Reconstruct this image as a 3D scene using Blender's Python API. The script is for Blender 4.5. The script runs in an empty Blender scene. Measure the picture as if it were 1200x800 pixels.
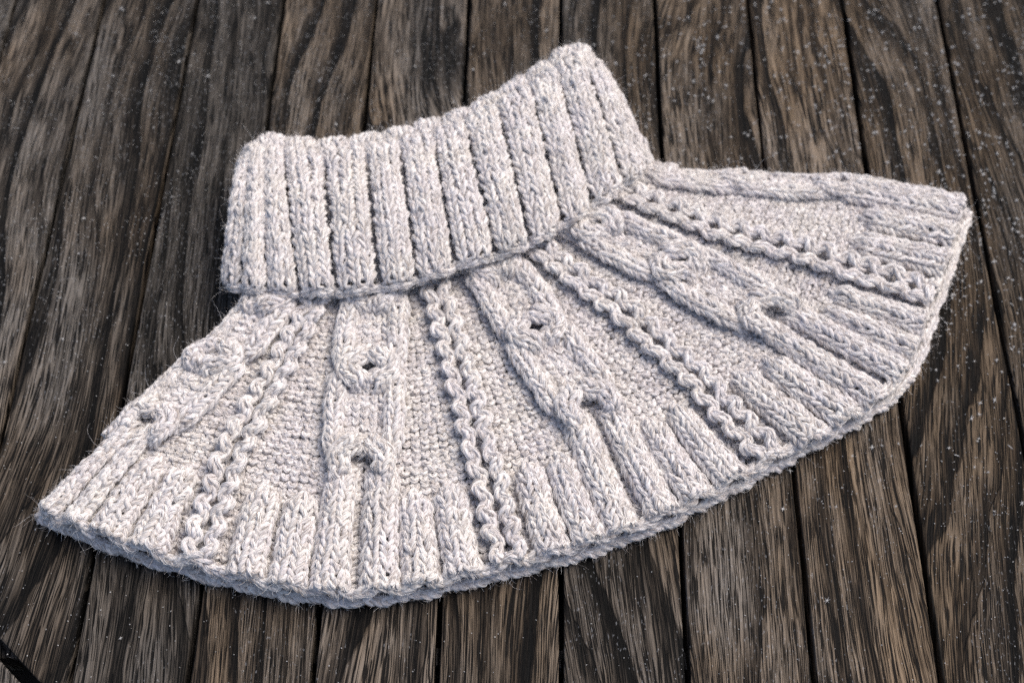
import bpy, bmesh, math, random
import numpy as np
from mathutils import Matrix, Vector

R = np.random.default_rng(11)
random.seed(5)
scene = bpy.context.scene
col = scene.collection

# ------------------------------------------------------------------ camera
F_PX = 1667.0                      # focal length in pixels of a 1200 px wide picture (50 mm)
PITCH = math.atan2(2667.0, F_PX)   # below the horizon
YAW = math.atan(56.0 / F_PX * math.cos(PITCH))
CAM = np.array([0.0, 0.0, 0.6586])
RIGHT = np.array([math.cos(YAW), math.sin(YAW), 0.0])
FWD = np.array([-math.sin(YAW) * math.cos(PITCH), math.cos(YAW) * math.cos(PITCH), -math.sin(PITCH)])
UP = np.cross(RIGHT, FWD)
cd = bpy.data.cameras.new('camera')
cam = bpy.data.objects.new('camera', cd)
col.objects.link(cam)
cam.matrix_world = Matrix(((RIGHT[0], UP[0], -FWD[0], CAM[0]), (RIGHT[1], UP[1], -FWD[1], CAM[1]),
                           (RIGHT[2], UP[2], -FWD[2], CAM[2]), (0, 0, 0, 1)))
cd.sensor_width = 36.0
cd.lens = 36.0 * F_PX / 1200.0
cd.clip_start = 0.01
cd.clip_end = 50.0
cd.dof.use_dof = True
cd.dof.focus_distance = 0.69
cd.dof.aperture_fstop = 7.0
scene.camera = cam

# ------------------------------------------------------------------ light
SUN_EL, SUN_AZ = math.radians(56), math.radians(58)      # azimuth: from +Y (away from the camera) towards +X
world = bpy.data.worlds.new('World')
scene.world = world
world.use_nodes = True
wn = world.node_tree
bg = wn.nodes['Background']
sky = wn.nodes.new('ShaderNodeTexSky')
sky.sky_type = 'NISHITA'
sky.sun_disc = False
sky.dust_density = 4.0
sky.ozone_density = 1.0
sky.sun_elevation = SUN_EL
sky.sun_rotation = SUN_AZ
wn.links.new(sky.outputs['Color'], bg.inputs['Color'])
bg.inputs['Strength'].default_value = 0.075
sl = bpy.data.lights.new('sun', 'SUN')
sl.energy = 1.3
sl.angle = math.radians(40)
sl.color = (1.0, 0.935, 0.83)
sun = bpy.data.objects.new('sun', sl)
col.objects.link(sun)
sdir = Vector((math.sin(SUN_AZ) * math.cos(SUN_EL), math.cos(SUN_AZ) * math.cos(SUN_EL), math.sin(SUN_EL)))
sun.rotation_euler = sdir.to_track_quat('Z', 'Y').to_euler()
sun.location = (0.6, 0.9, 1.2)
scene.view_settings.view_transform = 'Standard'
scene.view_settings.look = 'None'
scene.view_settings.gamma = 1.0
scene.view_settings.exposure = 1.12
scene.render.engine = 'CYCLES'
scene.cycles.max_bounces = 6
scene.cycles.use_denoising = False
scene.cycles.diffuse_bounces = 4

# ------------------------------------------------------------------ helpers
def ground(px, py, z=0.0):
    """the point at height z seen at a pixel of the 1200 x 800 picture"""
    d = RIGHT * (px - 600.0) + UP * (400.0 - py) + FWD * F_PX
    return CAM + d * ((z - CAM[2]) / d[2])

def link(o, parent=None):
    col.objects.link(o)
    if parent is not None:
        o.parent = parent
    return o

def catmull(pts, m):
    """Catmull-Rom through pts (n, ..., d) along axis 0 at m even parameters"""
    pts = np.asarray(pts, float)
    n = len(pts)
    ext = np.concatenate([[2 * pts[0] - pts[1]], pts, [2 * pts[-1] - pts[-2]]])
    x = np.linspace(0, n - 1, m)
    i = np.minimum(x.astype(int), n - 2)
    f = (x - i).reshape((-1,) + (1,) * (pts.ndim - 1))
    a, b, c, d = ext[i], ext[i + 1], ext[i + 2], ext[i + 3]
    return 0.5 * (2 * b + (c - a) * f + (2 * a - 5 * b + 4 * c - d) * f ** 2 + (3 * b - a - 3 * c + d) * f ** 3)

def resample(pts, m, power=1.0):
    p = catmull(pts, 40 * len(pts))
    s = np.concatenate([[0], np.cumsum(np.linalg.norm(np.diff(p, axis=0), axis=1))])
    s /= s[-1]
    t = np.linspace(0, 1, m)
    return np.stack([np.interp(t, s, p[:, k]) for k in range(p.shape[1])], 1)

def unit(v):
    return v / np.maximum(np.linalg.norm(v, axis=-1, keepdims=True), 1e-12)

def smooth(x):
    x = np.clip(x, 0, 1)
    return x * x * (3 - 2 * x)

class Surface:
    """a sheet through guide curves: u counts guides, t runs along them"""
    def __init__(self, guides, nt=160, per=40, tmax=1.0, sign=1.0):
        G = np.stack(guides)                         # (n, nt, 3)
        self.n = len(G)
        self.tmax = tmax
        self.grid = catmull(G, (self.n - 1) * per + 1)
        self.per = per
        self.nt = G.shape[1]
        du = np.gradient(self.grid, axis=0)
        dt = np.gradient(self.grid, axis=1)
        self.N = unit(np.cross(du, dt)) * sign
        self.su = np.linalg.norm(du, axis=2) * per
        self.st = np.linalg.norm(dt, axis=2) * (self.nt - 1) / tmax
    def _s(self, A, u, t):
        a = np.clip(np.asarray(u, float) * self.per, 0, A.shape[0] - 1.001)
        b = np.clip(np.asarray(t, float) / self.tmax * (self.nt - 1), 0, A.shape[1] - 1.001)
        i = a.astype(int); j = b.astype(int)
        fa = a - i; fb = b - j
        if A.ndim == 3:
            fa = fa[..., None]; fb = fb[..., None]
        return (A[i, j] * (1 - fa) + A[i + 1, j] * fa) * (1 - fb) + (A[i, j + 1] * (1 - fa) + A[i + 1, j + 1] * fa) * fb
    def P(self, u, t, w=0.0):
        w = np.asarray(w, float)
        return self._s(self.grid, u, t) + self._s(self.N, u, t) * (w[..., None] if w.ndim else w)
    def normal(self, u, t): return unit(self._s(self.N, u, t))
    def scale(self, u, t): return self._s(self.su, u, t)

# ------------------------------------------------------------------ yarn
HALF = [(-0.50, -0.10, -0.42), (-0.27, 0.00, -0.34), (-0.12, 0.26, 0.10), (-0.17, 0.58, 0.38),
        (-0.30, 0.92, 0.30), (-0.34, 1.22, -0.08), (-0.20, 1.46, -0.36)]
LOOP = np.array(HALF + [(0.0, 1.60, -0.44)] + [(-x, y, z) for x, y, z in HALF[::-1]])
KHALF = [(-0.50, -0.05, -0.42), (-0.26, -0.06, -0.34), (-0.10, 0.16, 0.02), (-0.13, 0.52, 0.36),
         (-0.22, 0.94, 0.42), (-0.33, 1.36, 0.14), (-0.27, 1.66, -0.28)]
KLOOP = np.array(KHALF + [(0.0, 1.76, -0.42)] + [(-x, y, z) for x, y, z in KHALF[::-1]])
SIDES = 7

class Yarn:
    """collects yarn tubes of one part"""
    def __init__(self):
        self.V, self.Fc, self.A, self.Rn, self.n = [], [], [], [], 0
        self.hair_p, self.hair_n, self.hair_t = [], [], []
        self.wound = []
    def tubes(self, P, Nrm, r, fuzz=0.25):
        """P (S, n, 3) paths, Nrm (S, n, 3) or broadcastable, r radius (scalar or (S,))"""
        S, n, _ = P.shape
        M = n if n > 20 else max(n, 17)
        P = np.moveaxis(catmull(np.moveaxis(P, 1, 0), M), 0, 1)
        Nn = np.moveaxis(catmull(np.moveaxis(np.broadcast_to(Nrm, (S, n, 3)), 1, 0), M), 0, 1)
        T = unit(np.gradient(P, axis=1))
        Nn = unit(Nn - T * np.sum(Nn * T, -1, keepdims=True))
        B = np.cross(T, Nn)
        s = np.concatenate([np.zeros((S, 1)), np.cumsum(np.linalg.norm(np.diff(P, axis=1), axis=2), 1)], 1)
        off = R.uniform(0, 40, (S, 1))
        sm = s * 1000 + off
        th = np.arange(SIDES) * 2 * np.pi / SIDES
        ph = th[None, None, :] - 0.62 * sm[..., None]
        r = np.broadcast_to(np.asarray(r, float).reshape(-1, 1, 1), (S, 1, 1))
        prof = np.ones(M); prof[0] = prof[-1] = 0.55; prof[1] = prof[-2] = 0.9
        lump = 1 + 0.10 * np.sin(sm * 1.1 + off) * np.sin(sm * 0.43 + off * 2)
        rad = r * prof[None, :, None] * lump[..., None] * (1 + 0.13 * np.cos(2 * ph))
        off3 = np.cos(th)[None, None, :, None] * Nn[:, :, None] + np.sin(th)[None, None, :, None] * B[:, :, None]
        V = P[:, :, None] + off3 * rad[..., None]
        fib = np.stack([np.broadcast_to(sm[..., None] * 0.30, ph.shape), 1.7 * np.cos(ph), 1.7 * np.sin(ph)], -1)
        rnd = np.broadcast_to(R.uniform(0, 1, (S, 1, 1)), ph.shape)
        base = self.n + np.arange(S)[:, None, None] * M * SIDES
        i = np.arange(M - 1)[None, :, None] * SIDES
        k = np.arange(SIDES)[None, None, :]
        k2 = (k + 1) % SIDES
        f = np.stack(np.broadcast_arrays(base + i + k, base + i + k2, base + i + SIDES + k2, base + i + SIDES + k), -1)
        self.Fc.append(f.reshape(-1, 4))
        self.V.append(V.reshape(-1, 3)); self.A.append(fib.reshape(-1, 3)); self.Rn.append(rnd.reshape(-1))
        self.n += S * M * SIDES
        if fuzz > 0 and M == 17:
            nf_ = 12
            i0 = R.integers(0, M - 7, (S, nf_)); th0 = R.uniform(-1.9, 1.9, (S, nf_))
            kk = i0[..., None] + np.arange(8)[None, None]
            kk = np.minimum(kk, M - 1)
            si = np.arange(S)[:, None, None]
            ang = th0[..., None] + (sm[si, kk] - sm[si, kk[..., 3:4]]) * R.uniform(0.05, 0.30, (S, nf_, 1))
            lift = np.array([0.0, 0.04, 0.05, 0.05, 0.06, 0.08, 0.12, 0.2])[None, None] * R.uniform(0.3, 2.2, (S, nf_, 1)) + 1.0
            rr_ = r.reshape(-1, 1, 1) * lift
            W_ = P[si, kk] + rr_[..., None] * (np.cos(ang)[..., None] * Nn[si, kk] + np.sin(ang)[..., None] * B[si, kk])
            W_ = W_ + np.cumsum(R.normal(0, 0.00006, W_.shape), axis=2)
            fl = R.uniform(0, 1, (S, nf_)) < 0.5
            self.wound.append(W_.reshape(-1, 8, 3))
        if fuzz > 0:
            m = (R.uniform(0, 1, V.shape[:3]) < fuzz * 0.8) & (np.sum(off3 * np.broadcast_to(Nrm, (S, n, 3))[:, n // 2][:, None, None], -1) > -0.1)
            self.hair_p.append(V[m]); self.hair_n.append(off3[m])
            self.hair_t.append(np.broadcast_to(T[:, :, None], off3.shape)[m])
    def chain(self, P, N, n_st, W, r, depth=0.0026, purl=False, roll=0.0, jit=0.06, fuzz=0.25):
        """a column of n_st stitches along the dense path P (M,3) with normals N; W stitch width (scalar or (M,))"""
        M = len(P)
        LP = LOOP if purl else KLOOP
        T = unit(np.gradient(P, axis=0))
        N = unit(N - T * np.sum(N * T, -1, keepdims=True))
        B = np.cross(T, N)
        if np.ndim(roll) or roll:
            c, s_ = np.cos(roll), np.sin(roll)
            if np.ndim(roll): c = c[:, None]; s_ = s_[:, None]
            N, B = N * c + B * s_, B * c - N * s_
        s = np.concatenate([[0], np.cumsum(np.linalg.norm(np.diff(P, axis=0), axis=1))])
        L = s[-1]
        h = L / n_st
        j = np.arange(n_st)[:, None]
        y = (j + LP[None, :, 1] + R.normal(0, jit * 0.7, (n_st, 1))) * h
        y = np.clip(y, 0, L)
        idx = np.interp(y, s, np.arange(M))
        def at(A):
            i = np.minimum(idx.astype(int), M - 2); f = (idx - i)
            if A.ndim == 2: f = f[..., None]
            return A[i] * (1 - f) + A[i + 1] * f
        Wv = np.broadcast_to(np.asarray(W, float), (M,))
        x = LP[None, :, 0] * at(Wv) * (1 + R.normal(0, jit, (n_st, 1))) + R.normal(0, jit * 0.0045, (n_st, 1))
        x = x + (LP[None, :, 1] - 0.6) * R.normal(0, jit * 0.008, (n_st, 1))
        z = LP[None, :, 2] * depth * (-1 if purl else 1) + R.normal(0, jit * 0.004, (n_st, 1))
        Q = at(P) + x[..., None] * at(B) + z[..., None] * at(N)
        self.tubes(Q, at(N), r * (1 + R.normal(0, 0.06, n_st)), fuzz)
    def rows(self, surf, t_rows, ua, ub, pitch, r, w=0.0, depth=0.0022, jit=0.08, fuzz=0.25, keep=None):
        """rows of purl stitches between ua(t) and ub(t)"""
        dt = np.mean(np.diff(t_rows))
        for t in t_rows:
            a, b = ua(t), ub(t)
            wid = (b - a) * float(surf.scale(np.array((a + b) / 2), np.array(t)))
            n = int(round(wid / pitch))
            if n < 1: continue
            c = (np.arange(n) + 0.5) / n
            du = (b - a) / n
            st = (t + R.normal(0, 0.05) * dt)
            x = LOOP[None, :, 0] * du + (a + c[:, None] * (b - a)) + R.normal(0, jit * du * 0.6, (n, 1))
            y = t + (LOOP[None, :, 1] - 0.4 + R.normal(0, jit, (n, 1))) * dt
            ww = w(x, y) if callable(w) else w
            if keep is not None:
                m = keep(a + c * (b - a), t)
                x, y = x[m], y[m]
                ww = ww[m] if np.ndim(ww) else ww
                if not len(x): continue
            z = -LOOP[None, :, 2] * depth + ww + R.normal(0, 0.00025, (len(x), 1))
            z = np.broadcast_to(z, x.shape)
            self.tubes(surf.P(x, y, z), surf.normal(x, y), r * (1 + R.normal(0, 0.07, len(x))), fuzz)
    def build(self, name, parent, m):
        V = np.concatenate(self.V); Fc = np.concatenate(self.Fc)
        me = bpy.data.meshes.new(name)
        me.vertices.add(len(V)); me.loops.add(len(Fc) * 4); me.polygons.add(len(Fc))
        me.vertices.foreach_set('co', V.ravel())
        me.loops.foreach_set('vertex_index', Fc.ravel().astype(np.int32))
        me.polygons.foreach_set('loop_start', np.arange(0, len(Fc) * 4, 4, dtype=np.int32))
        me.polygons.foreach_set('use_smooth', np.ones(len(Fc), bool))
        a = me.attributes.new('fib', 'FLOAT_VECTOR', 'POINT'); a.data.foreach_set('vector', np.concatenate(self.A).ravel())
        a = me.attributes.new('rnd', 'FLOAT', 'POINT'); a.data.foreach_set('value', np.concatenate(self.Rn))
        me.update(calc_edges=True)
        me.materials.append(m)
        o = link(bpy.data.objects.new(name, me), parent)
        if self.wound: WOUND.append(np.concatenate(self.wound))
        HAIR.append((np.concatenate(self.hair_p), np.concatenate(self.hair_n), np.concatenate(self.hair_t))) if self.hair_p else None
        return o
HAIR = []
WOUND = []

def sheet(name, P, parent, m, thick=0.0):
    """a grid of points (a, b, 3) as a mesh; closed underneath when thick"""
    a, b, _ = P.shape
    V = P.reshape(-1, 3)
    idx = np.arange(a * b).reshape(a, b)
    Fc = np.stack([idx[:-1, :-1], idx[1:, :-1], idx[1:, 1:], idx[:-1, 1:]], -1).reshape(-1, 4)
    me = bpy.data.meshes.new(name)
    me.from_pydata(V.tolist(), [], Fc.tolist())
    n = len(V)
    fib = me.attributes.new('fib', 'FLOAT_VECTOR', 'POINT'); fib.data.foreach_set('vector', (V * 900).astype(np.float32).ravel())
    rn = me.attributes.new('rnd', 'FLOAT', 'POINT'); rn.data.foreach_set('value', np.full(n, 0.5, np.float32))
    me.polygons.foreach_set('use_smooth', np.ones(len(Fc), bool))
    me.materials.append(m)
    return link(bpy.data.objects.new(name, me), parent)

# ------------------------------------------------------------------ materials
def nodes_of(name):
    m = bpy.data.materials.new(name); m.use_nodes = True
    nt = m.node_tree
    return m, nt, nt.nodes['Principled BSDF'], (lambda k, **kw: mk(nt, k, kw)), nt.links.new

def mk(nt, kind, kw):
    n = nt.nodes.new('ShaderNode' + kind)
    for k, v in kw.items():
        if k.startswith('i_'):
            key = k[2:]
            n.inputs[int(key) if key.isdigit() else key].default_value = v
        else:
            setattr(n, k, v)
    return n

def ramp(n, stops):
    el = n.color_ramp.elements
    while len(el) > len(stops): el.remove(el[-1])
    while len(el) < len(stops): el.new(1.0)
    for e, (p, c) in zip(el, stops):
        e.position = p; e.color = (c[0], c[1], c[2], 1) if not np.isscalar(c) else (c, c, c, 1)
    return n

def wool_material():
    m, nt, bs, N, L = nodes_of('heathered_wool')
    fib = N('Attribute', attribute_name='fib'); rnd = N('Attribute', attribute_name='rnd')
    n1 = N('TexNoise', i_Scale=1.0, i_Detail=3.0, i_Roughness=0.65); L(fib.outputs['Vector'], n1.inputs['Vector'])
    r1 = ramp(N('ValToRGB'), [(0.28, (0.33, 0.285, 0.265)), (0.42, (0.57, 0.53, 0.515)), (0.54, (0.74, 0.71, 0.70)), (0.70, (0.86, 0.84, 0.83))])
    L(n1.outputs['Fac'], r1.inputs['Fac'])
    geo = N('NewGeometry')
    big = N('TexNoise', i_Scale=55.0, i_Detail=3.0); L(geo.outputs['Position'], big.inputs['Vector'])
    hue = ramp(N('ValToRGB'), [(0.35, (0.945, 0.93, 0.96)), (0.65, (1.0, 0.99, 0.965))]); L(big.outputs['Fac'], hue.inputs['Fac'])
    mul = N('Mix', data_type='RGBA', blend_type='MULTIPLY', i_0=1.0); L(r1.outputs['Color'], mul.inputs[6]); L(hue.outputs['Color'], mul.inputs[7])
    rr = N('MapRange', i_3=0.86, i_4=1.06); L(rnd.outputs['Fac'], rr.inputs[0])
    mul2 = N('Mix', data_type='RGBA', blend_type='MULTIPLY', i_0=1.0); L(mul.outputs[2], mul2.inputs[6]); L(rr.outputs[0], mul2.inputs[7])
    L(mul2.outputs[2], bs.inputs['Base Color'])
    bs.inputs['Roughness'].default_value = 0.9
    bs.inputs['Specular IOR Level'].default_value = 0.15
    bs.inputs['Sheen Weight'].default_value = 0.25
    bs.inputs['Sheen Roughness'].default_value = 0.4
    b = N('Bump', i_Strength=0.9, i_Distance=0.0006); L(n1.outputs['Fac'], b.inputs['Height']); L(b.outputs['Normal'], bs.inputs['Normal'])
    return m

def fibre_material():
    m, nt, bs, N, L = nodes_of('wool_fibre')
    info = N('HairInfo')
    r = ramp(N('ValToRGB'), [(0.0, (0.27, 0.225, 0.20)), (0.25, (0.48, 0.435, 0.415)), (0.5, (0.75, 0.72, 0.71)), (1.0, (0.93, 0.91, 0.90))]); L(info.outputs['Random'], r.inputs['Fac'])
    L(r.outputs['Color'], bs.inputs['Base Color'])
    bs.inputs['Roughness'].default_value = 0.7
    bs.inputs['Specular IOR Level'].default_value = 0.2
    return m

def wood_material():
    m, nt, bs, N, L = nodes_of('weathered_hardwood')
    tc = N('TexCoord'); info = N('ObjectInfo')
    off = N('VectorMath', operation='MULTIPLY', i_1=(73.0, 191.0, 37.0))
    oc_ = N('SeparateColor'); L(info.outputs['Color'], oc_.inputs[0])
    L(oc_.outputs[2], off.inputs[0])
    pos = N('VectorMath', operation='ADD'); L(tc.outputs['Object'], pos.inputs[0]); L(off.outputs[0], pos.inputs[1])
    def noise(scale, det, rough=0.6, dist=0.0):
        mp = N('Mapping', i_Scale=scale); L(pos.outputs[0], mp.inputs['Vector'])
        n = N('TexNoise', i_Scale=1.0, i_Detail=det, i_Roughness=rough, i_Distortion=dist); L(mp.outputs[0], n.inputs['Vector'])
        return n.outputs['Fac']
    def math_(op, a, b=None, c=None):
        n = N('Math', operation=op)
        for k, v in enumerate((a, b, c)):
            if v is None: continue
            if isinstance(v, (int, float)): n.inputs[k].default_value = v
            else: L(v, n.inputs[k])
        return n.outputs[0]
    sep = N('SeparateXYZ'); L(pos.outputs[0], sep.inputs[0])
    warp = noise((5, 1.5, 10), 1.0, 0.4)
    warp3 = noise((15, 3.4, 10), 2.0, 0.5)
    warp2 = noise((55, 9, 40), 3.0, 0.55)
    # growth rings: sideways place, pushed about by slow noise along the plank
    v = math_('MULTIPLY_ADD', sep.outputs['X'], 48.0, math_('MULTIPLY_ADD', warp, 14.0, math_('MULTIPLY_ADD', warp3, 3.6, math_('MULTIPLY', warp2, 0.7))))
    saw = math_('FRACT', v)
    cell = math_('FRACT', math_('MULTIPLY', math_('SINE', math_('MULTIPLY', math_('FLOOR', v), 12.9898)), 437.58))
    # late wood: a crisp dark edge, fading back into the paler early wood
    ring = ramp(N('ValToRGB'), [(0.0, 0.0), (0.03, 0.85), (0.25, 1.0), (0.55, 0.82), (0.74, 0.42), (0.88, 0.06), (0.95, 0.0)])
    L(saw, ring.inputs['Fac'])
    cell2 = math_('FRACT', math_('MULTIPLY', math_('SINE', math_('MULTIPLY', math_('FLOOR', v), 78.233)), 219.7))
    keepf = math_('MULTIPLY_ADD', cell2, 0.75, math_('MULTIPLY_ADD', warp2, 0.9, -0.08))
    kc = N('Clamp'); L(keepf, kc.inputs[0])
    ringv = math_('SUBTRACT', 1.0, math_('MULTIPLY', math_('SUBTRACT', 1.0, ring.outputs['Color']), kc.outputs[0]))
    # pores run along the rings
    along = N('CombineXYZ'); L(math_('MULTIPLY_ADD', v, 7.0, math_('MULTIPLY', sep.outputs['X'], 520.0)), along.inputs[0])
    L(math_('MULTIPLY', sep.outputs['Y'], 17.0), along.inputs[1]); L(sep.outputs['Z'], along.inputs[2])
    f1 = N('TexNoise', i_Scale=1.0, i_Detail=3.0, i_Roughness=0.7); L(along.outputs[0], f1.inputs['Vector'])
    al2 = N('VectorMath', operation='MULTIPLY', i_1=(1.9, 2.4, 1.0)); L(along.outputs[0], al2.inputs[0])
    f2 = N('TexNoise', i_Scale=1.0, i_Detail=1.5, i_Roughness=0.6); L(al2.outputs[0], f2.inputs['Vector'])
    blot = noise((24, 7, 20), 4.0, 0.6)
    fr = ramp(N('ValToRGB'), [(0.36, 0.0), (0.60, 1.0)]); L(f1.outputs['Fac'], fr.inputs['Fac'])
    pr = ramp(N('ValToRGB'), [(0.41, 0.0), (0.49, 1.0)]); L(f2.outputs['Fac'], pr.inputs['Fac'])
    h0 = math_('MULTIPLY_ADD', ringv, 0.52, math_('MULTIPLY_ADD', fr.outputs['Color'], 0.32, math_('MULTIPLY_ADD', cell, 0.12, math_('MULTIPLY_ADD', blot, 0.30, -0.14))))
    h = math_('MULTIPLY', h0, math_('MULTIPLY_ADD', pr.outputs['Color'], 0.62, 0.38))
    c1 = ramp(N('ValToRGB'), [(0.12, (0.002, 0.0018, 0.002)), (0.36, (0.011, 0.008, 0.0065)), (0.58, (0.066, 0.046, 0.030)), (0.90, (0.25, 0.183, 0.124))])
    L(h, c1.inputs['Fac'])
    # silvered, greyer weathering in blotches and from plank to plank
    grey = N('HueSaturation', i_Saturation=0.40, i_Value=1.0); L(c1.outputs['Color'], grey.inputs['Color'])
    gm = math_('MULTIPLY_ADD', blot, 2.6, math_('MULTIPLY_ADD', oc_.outputs[1], 1.1, -1.35))
    gmc = N('Clamp'); L(gm, gmc.inputs[0])
    mix = N('Mix', data_type='RGBA'); L(gmc.outputs[0], mix.inputs[0]); L(c1.outputs['Color'], mix.inputs[6]); L(grey.outputs['Color'], mix.inputs[7])
    tone = N('MapRange', clamp=False, i_3=0.0, i_4=0.72); L(oc_.outputs[0], tone.inputs[0])
    oc = N('Mix', data_type='RGBA', blend_type='MULTIPLY', i_0=1.0); L(mix.outputs[2], oc.inputs[6]); L(tone.outputs[0], oc.inputs[7])
    # thin rime caught on the raised grain
    rime = noise((900, 300, 300), 2.0, 0.6)
    rm = math_('MULTIPLY', math_('MULTIPLY', math_('GREATER_THAN', rime, 0.65), math_('GREATER_THAN', blot, 0.52)), 0.25)
    rmix = N('Mix', data_type='RGBA'); L(rm, rmix.inputs[0]); L(oc.outputs[2], rmix.inputs[6]); rmix.inputs[7].default_value = (0.42, 0.43, 0.46, 1)
    L(rmix.outputs[2], bs.inputs['Base Color'])
    bs.inputs['Roughness'].default_value = 0.70
    bs.inputs['Specular IOR Level'].default_value = 0.12
    b = N('Bump', i_Strength=1.0, i_Distance=0.0016); L(h, b.inputs['Height']); L(b.outputs['Normal'], bs.inputs['Normal'])
    return m

def plain(name, c, rough=0.8):
    m, nt, bs, N, L = nodes_of(name)
    geo = N('NewGeometry'); n = N('TexNoise', i_Scale=300.0, i_Detail=3.0); L(geo.outputs['Position'], n.inputs['Vector'])
    r = ramp(N('ValToRGB'), [(0.3, tuple(0.75 * x for x in c)), (0.7, c)]); L(n.outputs['Fac'], r.inputs['Fac'])
    L(r.outputs['Color'], bs.inputs['Base Color']); bs.inputs['Roughness'].default_value = rough
    return m

WOOL, FIBRE, WOOD = wool_material(), fibre_material(), wood_material()
UNDER = plain('dark_underside', (0.02, 0.017, 0.015))
FROST = plain('frost', (0.58, 0.57, 0.56), 0.5)

# ------------------------------------------------------------------ table top of planks
def box_mesh(name, corners, z0, z1, bev=0.0012, seg=2):
    """a prism over the polygon corners (world XY) about its own centre"""
    c = np.mean(corners, axis=0)
    bm = bmesh.new()
    top = [bm.verts.new((x - c[0], y - c[1], z1)) for x, y in corners]
    bot = [bm.verts.new((x - c[0], y - c[1], z0)) for x, y in corners]
    n = len(corners)
    bm.faces.new(top); bm.faces.new(bot[::-1])
    for i in range(n):
        bm.faces.new((top[i], bot[i], bot[(i + 1) % n], top[(i + 1) % n]))
    bmesh.ops.recalc_face_normals(bm, faces=bm.faces)
    if bev:
        es = [e for e in bm.edges if all(v.co.z > z1 - 1e-6 for v in e.verts)]
        bmesh.ops.bevel(bm, geom=es, offset=bev, segments=seg, affect='EDGES', profile=0.5)
    me = bpy.data.meshes.new(name); bm.to_mesh(me); bm.free()
    me.polygons.foreach_set('use_smooth', np.zeros(len(me.polygons), bool))
    o = bpy.data.objects.new(name, me); o.location = (c[0], c[1], 0)
    return o

K0 = 0.06 / 109.5
tops = [-505, -400, -294, -190, -88, 18, 122, 231, 333, 441, 549, 657, 767, 877, 987, 1098, 1207, 1315, 1424, 1533, 1640]
xs = [ground(t, 0)[0] for t in tops]
y_end = ground(600, 840)[1]
y_far = ground(600, -420)[1]
tab = box_mesh('table_top', [(xs[0] - .02, y_end - .09), (xs[-1] + .02, y_end - .09), (xs[-1] + .02, y_far), (xs[0] - .02, y_far)], -0.06, -0.03, 0)
tab.data.materials.append(UNDER); link(tab)
tab['kind'] = 'structure'
# the corner of the table is cut off at an angle: the slats end on that line
ca, cb = ground(-2, 746)[:2], ground(45, 797)[:2]
cdir = (cb - ca) / np.linalg.norm(cb - ca)
def corner_y(x): return ca[1] + (x - ca[0]) * cdir[1] / cdir[0]
GAP = 0.0027
# tone, greyness and a place in the grain for each plank
PLANK_TONE = [(0.7, 0.8, .1), (0.75, 0.8, .35), (0.95, 0.75, .62), (0.75, 0.65, .13), (0.58, 0.9, .81), (1.0, 0.35, .27), (1.1, 0.55, .93),
              (0.98, 0.5, .44), (0.80, 0.6, .71), (0.95, 0.3, .08), (1.12, 0.25, .55), (0.82, 0.15, .87), (0.68, 0.25, .31), (0.8, 0.3, .66)]
def child(o, m):
    loc = Vector(o.location)
    o.data.materials.append(m); link(o, tab); o.location = loc - tab.location
    return o
for i in range(len(xs) - 1):
    a, b = xs[i] + GAP / 2, xs[i + 1] - GAP / 2
    dz = R.uniform(-0.0006, 0.0006)
    ya, yb = max(y_end, corner_y(a)), max(y_end, corner_y(b))
    pts = [(a, ya), (b, yb)]
    if ya > y_end and yb <= y_end:
        xc = ca[0] + (y_end - ca[1]) * cdir[0] / cdir[1]
        if a < xc < b: pts = [(a, ya), (xc, y_end), (b, yb)]
    ny = 22
    pts += [(b + R.normal(0, 0.00022), yb + (y_far - yb) * k / ny) for k in range(1, ny)] + [(b, y_far), (a, y_far)]
    pts += [(a + R.normal(0, 0.00022), y_far + (ya - y_far) * k / ny) for k in range(1, ny)]
    o = box_mesh('plank', pts, -0.018, dz)
    o.color = PLANK_TONE[(i - 3) % len(PLANK_TONE)] + (1.0,)
    child(o, WOOD)
# end rail, mitred corner rail and the batten underneath
yr = y_end - 0.003
xc = ca[0] + (yr - ca[1]) * cdir[0] / cdir[1] + 0.002
nrm = np.array([cdir[1], -cdir[0]]); nrm = nrm if nrm[0] < 0 else -nrm
o = box_mesh('end_rail', [(xc + .004, yr), (xs[-1], yr), (xs[-1], yr - .06), (xc + .03, yr - .06)], -0.018, 0.0004); child(o, WOOD)
p0, p1 = ca - cdir * 0.25 + nrm * 0.0065, cb + cdir * 0.002 + nrm * 0.0065
o = box_mesh('corner_rail', [tuple(p0), tuple(p1), tuple(p1 + nrm * .06), tuple(p0 + nrm * .06)], -0.018, 0.0002); child(o, WOOD)
yb = ground(600, 757)[1]
o = box_mesh('batten', [(xs[2], yb - .006), (xs[-1], yb - .006), (xs[-1], yb + .003), (xs[2], yb + .003)], -0.0299, -0.012, 0.0005); child(o, WOOD)

# ------------------------------------------------------------------ neck warmer: shape
root = bpy.data.objects.new('knitted_neck_warmer', None)
col.objects.link(root)
root.location = (0, 0, 0)
root['label'] = 'off white wool neck warmer with ribbed fold-over collar and cabled flared yoke lying flat'
root['category'] = 'neck warmer'

def guide(pts, z0, z1, dx=0, dy=0):
    n = len(pts)
    z = np.linspace(z0, z1, n)
    return resample([ground(p[0] + dx, p[1] + dy, zz) for p, zz in zip(pts, z)], 160)

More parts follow.
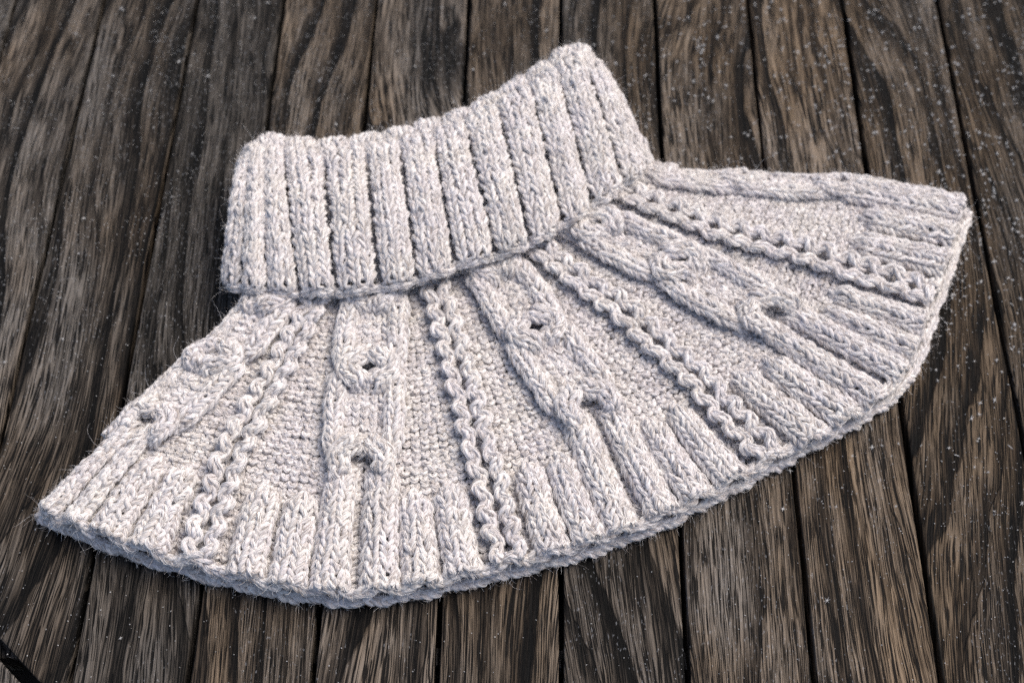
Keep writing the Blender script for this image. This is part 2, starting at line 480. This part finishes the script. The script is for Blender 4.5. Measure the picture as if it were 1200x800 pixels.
LINES = dict(
    underL=[(352, 345), (310, 395), (255, 455), (195, 515), (145, 562), (95, 612)],
    edgeL=[(318, 330), (270, 385), (205, 442), (143, 503), (92, 553), (53, 594)],
    CL=[(328, 332), (280, 390), (217, 450), (156, 512), (107, 563), (69, 606)],
    W1=[(388, 326), (359, 376), (338, 417), (305, 474), (277, 525), (259, 574), (246, 612), (231, 662)],
    CA=[(440, 322), (436, 400), (430, 462), (427, 510), (425, 553), (421, 610), (415, 694)],
    W2=[(500, 312), (523, 380), (534, 421), (546, 464), (560, 520), (575, 570), (585, 612), (599, 660)],
    CB=[(566, 290), (610, 360), (637, 405), (665, 445), (697, 490), (723, 548), (753, 613)],
    W3=[(612, 280), (685, 336), (719, 358), (770, 405), (813, 443), (848, 483), (904, 537)],
    CC=[(670, 255), (740, 288), (804, 316), (851, 345), (909, 374), (977, 415), (1044, 453)],
    W4=[(715, 222), (788, 252), (840, 272), (896, 288), (944, 300), (1000, 319), (1045, 333), (1092, 348)],
    CD=[(740, 197), (812, 208), (888, 213), (944, 216), (1000, 219), (1045, 227), (1090, 236), (1127, 244)],
    underR=[(735, 215), (812, 230), (888, 238), (944, 242), (1000, 246), (1045, 252), (1080, 260), (1114, 268)])
ZT, ZH = 0.021, 0.0140
guides = [guide(LINES['underL'], .003, .002), guide(LINES['edgeL'], .012, .0085)]
for k in ('CL', 'W1', 'CA', 'W2', 'CB', 'W3', 'CC', 'W4'):
    guides.append(guide(LINES[k], ZT, ZH))
guides += [guide(LINES['CD'], .013, .008), guide(LINES['underR'], .003, .002)]
B = Surface(guides, sign=-1.0)
U = dict(zip(('underL', 'edgeL', 'CL', 'W1', 'CA', 'W2', 'CB', 'W3', 'CC', 'W4', 'CD', 'underR'), range(12)))
YR = 0.00128           # yarn radius
ROW = 41
tt = np.linspace(0, 1, 240)

yoke = sheet('yoke', B.P(*np.meshgrid(np.linspace(0, 11, 220), np.linspace(0, 0.970, 60), indexing='ij'), np.full((220, 60), -0.0072)), root, WOOL)

def strand(Y, surf, uf, wf, t0, t1, ncol, pitch, n_st, arch=0.0012, roll=0.45, r=YR, fuzz=0.25, jit=0.06, depth=0.0026, du=None, wide=1.12):
    """ncol knit columns side by side following (u, w) of t"""
    t = np.linspace(t0, t1, 260)
    u, w = uf(t), wf(t)
    C = surf.P(u, t, w)
    N = surf.normal(u, t)
    T = unit(np.gradient(C, axis=0))
    N = unit(N - T * np.sum(N * T, -1, keepdims=True))
    Bn = np.cross(T, N)
    pt = pitch(t) if callable(pitch) else np.full(len(t), pitch)
    for k in range(ncol):
        e = k - (ncol - 1) / 2
        q = e / max((ncol - 1) / 2, 0.5)
        ar = arch(t) if callable(arch) else np.full(len(t), arch)
        P = C + Bn * (e * pt)[:, None] - N * (ar * q * q)[:, None]
        if du is not None:
            dv = du(t) if callable(du) else du
            P = surf.P(u + e * dv, t, w - ar * q * q)
            N = surf.normal(u + e * dv, t)
        Y.chain(P, N, n_st, pt * wide, r, roll=roll * q, fuzz=fuzz, jit=jit, depth=depth)

def steps(pts):
    """smooth steps through (t, value) pairs"""
    a = np.array(pts)
    def f(t):
        t = np.asarray(t, float)
        i = np.clip(np.searchsorted(a[:, 0], t) - 1, 0, len(a) - 2)
        x = smooth((t - a[i, 0]) / (a[i + 1, 0] - a[i, 0]))
        return a[i, 1] * (1 - x) + a[i + 1, 1] * x
    return f

# ------------------------------------------------------------------ yoke: purl ground
T_RIB = 0.735
names = ['CL', 'W1', 'CA', 'W2', 'CB', 'W3', 'CC', 'W4', 'CD']
ground_w = lambda u, t: -0.0026 - 0.0010 * smooth((np.asarray(t) - T_RIB) / 0.04)
t_rows = np.arange(0.5, ROW * 1.08) / (ROW * 1.08)
t_rows = t_rows[t_rows < 0.965]
def keep(u, t):
    m = np.ones(len(u), bool)
    for c in (3, 5, 7, 9):
        m &= np.abs(u - c) * B.scale(u, np.full(len(u), t)) > 0.0012
    for c in (4, 6, 8):
        if min(abs(t - h) for h in HOLES) < 0.016:
            m &= np.abs(u - c) * B.scale(u, np.full(len(u), t)) > 0.0026
    return m
HOLES = (0.075, 0.335, 0.615)
def purl_panel(a, b, name='purl_panel'):
    y = Yarn()
    y.rows(B, t_rows, lambda t: a, lambda t: b, 0.0047, YR * 0.98, w=ground_w, keep=keep, jit=0.11, depth=0.0028)
    return y.build(name, yoke, WOOL)
purl_panel(0.3, 2.0)
for k in range(2, 10):
    purl_panel(k, k + 1)
purl_panel(10.0, 10.7)

# ------------------------------------------------------------------ yoke: cables
def cable(uc, holes=HOLES, us=None, hs=1.0, plain_side=0, slim=1.0):
    us = uc if us is None else us
    Y = Yarn()
    low = lambda f: (lambda t: f(t) * hs)
    half = lambda t: (0.0122 + 0.0026 * smooth(np.asarray(t) / 0.5)) * slim
    sc_ = lambda t: B.scale(np.full(np.shape(t), float(us)), t)
    for side in (-1, 1):
        # outer strands beside the pebbled blocks, tucked under the rings
        prev = -0.01
        if side == plain_side:
            strand(Y, B, lambda t: uc + side * half(t) / sc_(t), lambda t: 0.0030 + 0 * t, 0.0, holes[-1] + 0.10, 2, 0.0052, 36, arch=0.0006, roll=0.45, wide=1.25, jit=0.08)
        for hh in (holes if side != plain_side else ()):
            a, b = max(prev, 0.0), hh + 0.004
            if b - a > 0.05:
                xf = steps([(a - 0.001, 0.80), (a + 0.05, 1.02), (b - 0.055, 1.02), (b + 0.001, 0.80)])
                wf = steps([(a - 0.001, 0.0012), (a + 0.05, 0.0050), (b - 0.055, 0.0050), (b + 0.001, 0.0012)])
                uf = lambda t: uc + side * xf(t) * half(t) / sc_(t)
                strand(Y, B, uf, low(wf), a, b, 2, 0.0052, max(3, int((b - a) * 50)), arch=0.0010, roll=0.6, wide=1.2, jit=0.07)
            prev = hh - 0.004
        # the rib that leaves the last ring
        e = holes[-1]
        wr = steps([(e + 0.01, 0.0004), (e + 0.06, 0.0038), (1.01, 0.0042)])
        xr = steps([(e, 0.120), (e + 0.08, 0.160), (1.01, 0.160)])
        strand(Y, B, lambda t: uc + side * xr(t), wr, e + 0.015, 0.995, 3, lambda t: 0.082 * sc_(t), 18, arch=0.0022, roll=0.7, wide=1.25, jit=0.09)
        # half ring round each eyelet: leaves the middle, swings out and comes back
        for k, hh in enumerate(holes):
            last = k == len(holes) - 1
            a, b = hh - 0.066, hh + 0.066
            xin = 0.62 if last else 0.13
            xf = steps([(a - 0.001, 0.12), (a + 0.018, 0.24), (hh - 0.004, 0.76), (hh + 0.012, 0.76), (b - 0.016, xin + 0.12), (b + 0.001, xin)])
            lift = 0.0006 * side * (1 if k % 2 else -1)
            wf = steps([(a - 0.001, 0.0024), (a + 0.02, 0.0068 + lift), (hh, 0.0074), (b - 0.02, 0.0070 - lift), (b + 0.001, 0.0016)])
            a = max(a, 0.0)
            uf = lambda t: uc + side * xf(t) * half(t) / sc_(t)
            strand(Y, B, uf, low(wf), a, b, 2, 0.0052, 10, arch=0.0008, roll=0.5, wide=1.25, jit=0.07)
    sc = lambda t: float(half(t)) / float(B.scale(np.array(float(us)), np.array(t)))
    near = lambda t: min(abs(t - h) for h in holes)
    rows = np.array([t for t in t_rows if t < holes[-1] and near(t) > 0.060])
    Y.rows(B, rows, lambda t: uc - 0.74 * sc(t), lambda t: uc + 0.74 * sc(t), 0.0047, YR * 1.04, w=0.0014, jit=0.12, depth=0.0028)
    return Y.build('cable', yoke, WOOL)
for uc in (2.0, 4.0, 6.0, 8.0):
    cable(uc, hs=0.85 if uc == 2.0 else 1.0, plain_side=-1 if uc == 2.0 else 0, slim=0.84 if uc == 2.0 else 1.0)
cable(10.0, us=9.6, hs=0.6)

# ------------------------------------------------------------------ yoke: narrow eyelet braids
def braid(uc, nodes=15):
    Y = Yarn()
    amp = lambda t: 0.0056 + 0.0012 * smooth(np.asarray(t) / 0.6)
    ph0 = R.uniform(0, 1)
    for side in (-1, 1):
        k = lambda t: nodes * np.asarray(t) + ph0 + 0.05 * np.sin(37 * np.asarray(t) + uc)
        x = lambda t: side * (0.72 + 0.30 * np.cos(2 * np.pi * k(t) + side * 0.35))
        wf = lambda t: 0.0032 + 0.0012 * np.sin(2 * np.pi * k(t) + 0.6 + side * 0.5) + side * 0.0003
        uf = lambda t: uc + x(t) * amp(t) / B.scale(np.full(np.shape(t), float(uc)), t)
        strand(Y, B, uf, wf, 0.0, 0.99, 1, 0.0054, 52, arch=0.0, roll=-0.2 * side, jit=0.05, wide=1.2, depth=0.0028, r=YR * 1.05)
    return Y.build('braid', yoke, WOOL)
for uc in (3, 5, 7, 9):
    braid(uc)

# ------------------------------------------------------------------ yoke: ribs of the hem
def frac_u(w, c, f): return w + (c - w) * f
rib_us = []
for wv in (3, 5, 7, 9):
    for cv in (wv - 1, wv + 1):
        for f in (0.315, 0.585):
            rib_us.append((frac_u(wv, cv, f), wv))
for uc, _ in rib_us:
    Y = Yarn()
    sc = lambda t: B.scale(np.full(np.shape(t), float(uc)), t)
    wf = steps([(T_RIB - 0.035, -0.0036), (T_RIB + 0.035, 0.0028), (1.01, 0.0046)])
    strand(Y, B, lambda t: np.full(np.shape(t), float(uc)), wf, T_RIB - 0.03 + R.uniform(-.012, .012), 0.995, 3, lambda t: 0.080 * sc(t) * (0.62 + 0.38 * smooth((t - T_RIB + 0.02) / 0.05)), 15, arch=0.0022, roll=0.7, wide=1.25, jit=0.09)
    Y.build('hem_rib', yoke, WOOL)

# ------------------------------------------------------------------ yoke: bound hem edge, upper and lower layer
peaks = sorted([u for u, _ in rib_us] + [3., 5., 7., 9.] + [c + s * 0.16 for c in (2, 4, 6, 8, 10) for s in (-1, 1)])
def hem_wave(u):
    d = np.min(np.abs(np.asarray(u)[:, None] - np.array(peaks)[None]), axis=1)
    return np.cos(np.clip(d / 0.135, 0, 1) * np.pi)          # 1 on a rib, -1 in a groove
def hem_edge(name, parent, surf, u0, u1, n, zoff, tpos, amp, out):
    Y = Yarn()
    u = np.linspace(u0, u1, 1800)
    hw = hem_wave(u)
    P = surf.P(u, np.full(len(u), tpos), 0.0)
    Tn = unit(surf.P(u, np.full(len(u), 0.999)) - surf.P(u, np.full(len(u), 0.97)))
    Nn = surf.normal(u, np.full(len(u), 0.999))
    for lane, (o_, z_, tilt) in enumerate(((0.0, 0.0, 0.75),)):
        Q = P + Tn * (out + o_ + (-0.0008) * hw)[:, None] + Nn * (zoff + z_ + amp * hw)[:, None]
        Q[:, 2] = np.maximum(Q[:, 2], 0.0020)
        N2 = unit(Nn * math.cos(tilt) + Tn * math.sin(tilt))
        Y.chain(Q, N2, n, 0.0058, YR * 1.15, depth=0.0024, jit=0.08, fuzz=0.6)
    return Y.build(name, parent, WOOL)
hem_edge('hem_edge', yoke, B, 0.4, 10.7, 165, 0.0004, 0.990, 0.0025, 0.0008)

back_guides = []
for k in ('edgeL', 'CL', 'W1', 'CA', 'W2', 'CB', 'W3', 'CC', 'W4', 'CD'):
    g = guide(LINES[k], 0.0042, 0.0042)
    back_guides.append(g)
Bk = Surface(back_guides, sign=-1.0)
back = sheet('back_layer', Bk.P(*np.meshgrid(np.linspace(0, 9, 200), np.linspace(0, 0.998, 50), indexing='ij'), np.full((200, 50), -0.0012)), root, WOOL)
Y = Yarn()
Y.rows(Bk, np.array([0.93, 0.952, 0.974, 0.996]), lambda t: 0.05, lambda t: 8.95, 0.0045, YR, w=0.0)
Y.build('purl_panel', back, WOOL)
def hem_wave_back(u): return hem_wave(np.asarray(u) + 1.0)
_hw = hem_wave
hem_wave = lambda u: 0.6 * _hw(np.asarray(u) + 1.09)
hem_edge('hem_edge', back, Bk, 0.03, 8.97, 160, 0.0002, 0.999, 0.0008, 0.0042)
hem_wave = _hw

# ------------------------------------------------------------------ collar: shape
# grooves of the front, bottom and top in the picture
gb = [(287, 335), (314, 339), (351, 340), (395, 339), (444, 334), (489, 325), (533, 311), (580, 297), (620, 282), (657, 262), (692, 240), (729, 215)]
gt = [(x_, y_ + 21) for x_, y_ in [(295, 165), (311, 164), (334, 168), (380, 169), (430, 164), (470, 156), (510, 146), (548, 132), (586, 113), (625, 90), (655, 68), (685, 54)]]
eb, et = (270, 331), (286, 189)        # left end
fb, ft = (757, 194), (703, 84)         # right end
TM = 1.45
def profile(pb, pt, zb, zm, zt, fold, s=None):
    """bottom edge -> bulge -> top fold -> inside"""
    pb, pt = np.array(pb, float), np.array(pt, float)
    mids = []
    for f, zz in ((0.0, zb), (0.3, zb * .45 + zm * .55), (0.62, zm * .55 + zt * .45), (0.9, zt - 0.001)):
        p = pb + (pt - pb) * f
        mids.append(ground(p[0], p[1], zz))
    top = ground(pt[0], pt[1], zt)
    mids.append(top)
    mids.append(top + fold * 0.5 + np.array([0, 0, -0.0015]))
    mids.append(top + fold * 0.9 + np.array([0, 0, -0.010]))
    v = unit(mids[0] - mids[3])
    mids.append(top + fold * 0.9 + np.array([0, 0, -0.012]) + v * 0.03)
    return mids
def res_profile(m):
    """parameter 0..1 along the outside, 1..TM over the fold and inside"""
    m = np.array(m)
    a = catmull(m, 400)
    k = int(400 * 4 / 7)
    out = resample(a[:k + 1:8], 110) if False else None
    def rs(p, n):
        s = np.concatenate([[0], np.cumsum(np.linalg.norm(np.diff(p, axis=0), axis=1))]); s /= s[-1]
        t = np.linspace(0, 1, n)
        return np.stack([np.interp(t, s, p[:, j]) for j in range(3)], 1)
    n1 = 110; n2 = int(n1 * (TM - 1))
    return np.concatenate([rs(a[:k + 1], n1)[:-1], rs(a[k:], n2 + 1)])
nf = len(gb)
FOLD = np.array([-0.003, 0.012, 0.0])
prof = []
prof.append(res_profile(profile(eb, et, 0.014, 0.026, 0.030, np.array([0.012, 0.003, 0]))))          # left end
for i, (pb, pt) in enumerate(zip(gb, gt)):
    x = i / (nf - 1)
    e = min(1.0, 0.25 + 1.2 * min(x * 1.6, (1 - x) * 1.4 + 0.25))
    zb = 0.024 + 0.010 * e
    zm = 0.032 + 0.014 * e + 0.004 * x
    zt = 0.032 + 0.008 * e + 0.014 * x ** 2
    prof.append(res_profile(profile(pb, pt, zb, zm, zt, FOLD)))
prof.append(res_profile(profile(fb, ft, 0.018, 0.030, 0.040, np.array([-0.010, 0.004, 0]))))         # right end
backp = []
for i in range(nf - 1, -1, -2):
    x = i / (nf - 1)
    pb, pt = gb[i], gt[i]
    f = prof[i + 1]
    bot = ground(pb[0], pb[1] - 14, 0.004)
    top = f[109] + np.array([-0.004, 0.016, -0.006])
    mid = 0.5 * (bot + top); mid[2] = 0.006 + 0.3 * (top[2] - 0.006) * 0.5
    low = bot * 0.25 + top * 0.75; low[2] = max(0.006, top[2] * 0.45)
    up = top + np.array([0.0, 0.003, -0.006])
    m = [bot, bot * .6 + mid * .4, mid, low, up, top, top + np.array([0.001, -0.006, -0.004]), mid + np.array([0, 0, 0.008])]
    m[3], m[4] = low, top
    m = [bot, mid, low, up, top, top + np.array([0.001, -0.005, -0.001]), top + np.array([0.002, -0.008, -0.006]), mid + np.array([0, 0, 0.009])]
    backp.append(res_profile(m))
ring = prof + backp
NG = len(ring)
wrap = ring[-2:] + ring + ring[:3]
Cs = Surface(wrap, tmax=TM, per=30)      # u of guide k is k + 2
gu = lambda k: k + 2.0                    # k: 0 left end, 1..nf grooves, nf+1 right end, then the back
collar = sheet('collar', Cs.P(*np.meshgrid(np.linspace(2, NG + 2, 300), np.linspace(0.004, TM, 90), indexing='ij'), np.full((300, 90), -0.0078)), root, WOOL)

# grooves all round: the front ones as seen, the ends hold the middle of a rib, the back evenly
grooves = [gu(k) for k in range(1, nf + 1)]
ua_ = np.linspace(gu(nf), gu(NG + 1), 900)
pa_ = Cs.P(ua_, np.full(900, 0.45))
sa_ = np.concatenate([[0], np.cumsum(np.linalg.norm(np.diff(pa_, axis=0), axis=1))])
nb_ = int(round(sa_[-1] / 0.0195))
back_u = list(np.interp(np.arange(1, nb_) * sa_[-1] / nb_, sa_, ua_))
grooves += back_u
allg = sorted(grooves)
allg.append(allg[0] + NG)
def wrapu(u): return np.where(np.asarray(u) > NG + 2, np.asarray(u) - NG, u)
ROWC = 24
for a, b in zip(allg[:-1], allg[1:]):
    uc = (a + b) / 2
    uc = uc - NG if uc > NG + 2 else uc
    front = uc < gu(nf + 1) + 0.7
    wdt = b - a
    Y = Yarn()
    tv = np.linspace(0, TM, 120)
    def pitch(t, uc=uc, wdt=wdt):
        a_ = Cs.P(np.full(len(t), uc - wdt / 2), t); b_ = Cs.P(np.full(len(t), uc + wdt / 2), t)
        return np.clip(np.linalg.norm(a_ - b_, axis=1) * 0.298, 0.0030, 0.0078)
    t1 = 1.30 if front else 1.15
    wf = lambda t: 0.0038 - 0.0026 * np.exp(-((t - 1.06) / 0.14) ** 2)
    strand(Y, Cs, lambda t: np.full(np.shape(t), uc), wf, 0.0, t1, 3, pitch, int(ROWC * t1), arch=lambda t: 0.0014 - 0.0011 * np.exp(-((t - 1.06) / 0.14) ** 2), roll=0.4, depth=0.0022, fuzz=0.35, du=lambda t, wdt=wdt: wdt * (0.288 + 0.035 * np.exp(-((t - 1.07) / 0.15) ** 2)), wide=1.18, jit=0.09)
    Y.build('collar_rib', collar, WOOL)
for g in allg[:-1]:
    g = g - NG if g > NG + 2 else g
    Y = Yarn()
    t = np.linspace(0, 1.25, 200)
    P = Cs.P(np.full(200, g), t, np.full(200, -0.0022)); N = Cs.normal(np.full(200, g), t)
    P = P - N * (0.0040 * (1 - 1.6 * np.exp(-((t - 1.07) / 0.15) ** 2)))[:, None]
    Y.chain(P, N, int(ROWC * 1.25), 0.0038, YR * 0.95, purl=True, depth=0.0018)
    Y.build('collar_groove', collar, WOOL)
# bound edge along the bottom of the collar
Y = Yarn()
u = np.linspace(2.0, NG + 2, 1500)
gg = np.array(allg + [allg[0], allg[-2] - NG])
d = np.min(np.abs(u[:, None] - gg[None]), axis=1)
hw = np.clip(d / 0.45, 0, 1)
hw = np.sin(hw * np.pi / 2)
Tn = unit(Cs.P(u, np.full(len(u), 0.0)) - Cs.P(u, np.full(len(u), 0.04)))
Nn = Cs.normal(u, np.full(len(u), 0.0))
Q = Cs.P(u, np.full(len(u), 0.003), -0.0030 + 0.0036 * hw) + Tn * (0.0008 + 0.0012 * hw)[:, None]
Q[:, 2] = np.maximum(Q[:, 2], 0.003)
Y.chain(Q, unit(Nn * 0.7 + Tn * 0.7), 200, 0.0036, YR * 1.0, depth=0.0020, jit=0.12, fuzz=0.4)
Y.build('collar_edge', collar, WOOL)

# ------------------------------------------------------------------ loose wool fibres
def fuzz(name, parent, hp, hn, ht, frac, lmin, lmax, rad, lift):
    n = len(hp)
    m = R.uniform(0, 1, n) < frac
    p, nn, t = hp[m], hn[m], ht[m]
    n = len(p)
    K = 6
    ln = lmin + (lmax - lmin) * R.uniform(0, 1, (n, 1)) ** 2.2
    sg = np.where(R.uniform(0, 1, (n, 1)) < 0.5, -1.0, 1.0)
    d = unit(t * sg * R.uniform(0.2, 1.0, (n, 1)) + nn * R.uniform(0.15, lift, (n, 1)) + R.normal(0, 0.55, (n, 3)))
    curl = R.normal(0, 1, (n, 3)) * 0.55
    pts = [p - nn * 0.0002]
    for k in range(1, K):
        d = unit(d + curl * 0.35 + R.normal(0, 0.12, (n, 3)) - nn * 0.10)
        q = pts[-1] + d * ln / (K - 1)
        q[:, 2] = np.maximum(q[:, 2], 0.0004)
        pts.append(q)
    pts = np.stack(pts, 1)
    hc = bpy.data.hair_curves.new(name)
    hc.add_curves([K] * n)
    hc.attributes['position'].data.foreach_set('vector', pts.astype(np.float32).ravel())
    ra = hc.attributes.get('radius') or hc.attributes.new('radius', 'FLOAT', 'POINT')
    prof = np.array([1, 1, 0.95, 0.85, 0.65, 0.25]) * rad
    ra.data.foreach_set('value', np.tile(prof, n).astype(np.float32))
    hc.materials.append(FIBRE)
    o = link(bpy.data.objects.new(name, hc), parent)
    o['kind'] = 'stuff'
    return o
def wound_fibres(name, parent, W):
    n = len(W)
    hc = bpy.data.hair_curves.new(name)
    hc.add_curves([8] * n)
    W = W.copy(); W[..., 2] = np.maximum(W[..., 2], 0.0004)
    hc.attributes['position'].data.foreach_set('vector', W.astype(np.float32).ravel())
    ra = hc.attributes.get('radius') or hc.attributes.new('radius', 'FLOAT', 'POINT')
    pr_ = np.array([0.5, 1, 1, 1, 1, 0.95, 0.7, 0.25])[None] * R.uniform(0.00005, 0.00013, (n, 1))
    ra.data.foreach_set('value', pr_.astype(np.float32).ravel())
    hc.materials.append(FIBRE)
    o = link(bpy.data.objects.new(name, hc), parent)
    o['kind'] = 'stuff'
wound_fibres('yarn_fibres', root, np.concatenate(WOUND))
hp, hn, ht = (np.concatenate([h[k] for h in HAIR]) for k in range(3))
print('hair roots', len(hp), flush=True)
fuzz('loose_fibres', root, hp, hn, ht, 0.92, 0.0018, 0.0070, 0.00004, 1.1)
fuzz('flyaway_fibres', root, hp, hn, ht, 0.03, 0.006, 0.018, 0.000035, 1.4)

# ------------------------------------------------------------------ frost on the wood
def frost():
    V, Fc = [], []
    def needle(c, d, L, w):
        s = np.array([-d[1], d[0], 0.0]); s /= max(np.linalg.norm(s), 1e-6)
        up = np.array([0, 0, 1.0])
        b = len(V)
        V.extend([c - d * L, c + d * L, c + s * w, c - s * w, c + up * w, c - up * w])
        for i in (0, 1):
            for j, k in ((2, 4), (4, 3), (3, 5), (5, 2)):
                Fc.append((b + i, b + j, b + k) if i else (b + i, b + k, b + j))
    clumps = [(R.uniform(-30, 1230), R.uniform(-60, 800), R.uniform(8, 45)) for _ in range(420)]
    n = 0
    while n < 12000:
        if R.uniform() < 0.65:
            cx_, cy_, cr_ = clumps[R.integers(0, len(clumps))]
            px, py = cx_ + R.normal(0, cr_ * 0.6), cy_ + R.normal(0, cr_ * 1.5)
        else:
            px, py = R.uniform(-30, 1230), R.uniform(-60, 800)
        dens = 0.34 + 0.66 * smooth((px - 520) / 500 + (300 - py) / 500) + 0.45 * (py < 330) + 0.4 * (py < 160)
        if py > 430: dens *= 0.45
        if py > 620: dens *= 0.6
        if R.uniform() > dens: continue
        n += 1
        c = ground(px, py, 0.0)
        if min(abs(c[0] - x) for x in xs) < 0.0022 or c[1] > y_far - 0.005: continue
        star = R.uniform() < 0.02 + 0.33 * smooth((px - 550) / 450) * smooth((640 - py) / 300)
        size = R.uniform(0.0009, 0.0022) if star else R.uniform(0.0002, 0.0005)
        w = size * R.uniform(0.07, 0.12) if star else size * R.uniform(0.4, 0.7)
        c = c + np.array([0, 0, 0.0008 + (size * 0.25 if star else 0)])
        a0 = R.uniform(0, math.pi)
        for k in range(R.integers(2, 5) if star else 1):
            a = a0 + k * math.pi / 3 + R.normal(0, 0.2)
            d = np.array([math.cos(a), math.sin(a), R.normal(0, 0.25)]); d /= np.linalg.norm(d)
            needle(c, d, size * R.uniform(0.7, 1.1), w)
    me = bpy.data.meshes.new('frost_crystals')
    me.from_pydata([tuple(v) for v in V], [], Fc)
    me.materials.append(FROST)
    o = link(bpy.data.objects.new('frost_crystals', me))
    o['kind'] = 'stuff'
    o['label'] = 'tiny white frost crystals scattered over the dark wooden planks'
    o['category'] = 'frost'
frost()
print('tris', sum(len(o.data.polygons) * 2 for o in scene.objects if o.type == 'MESH'))
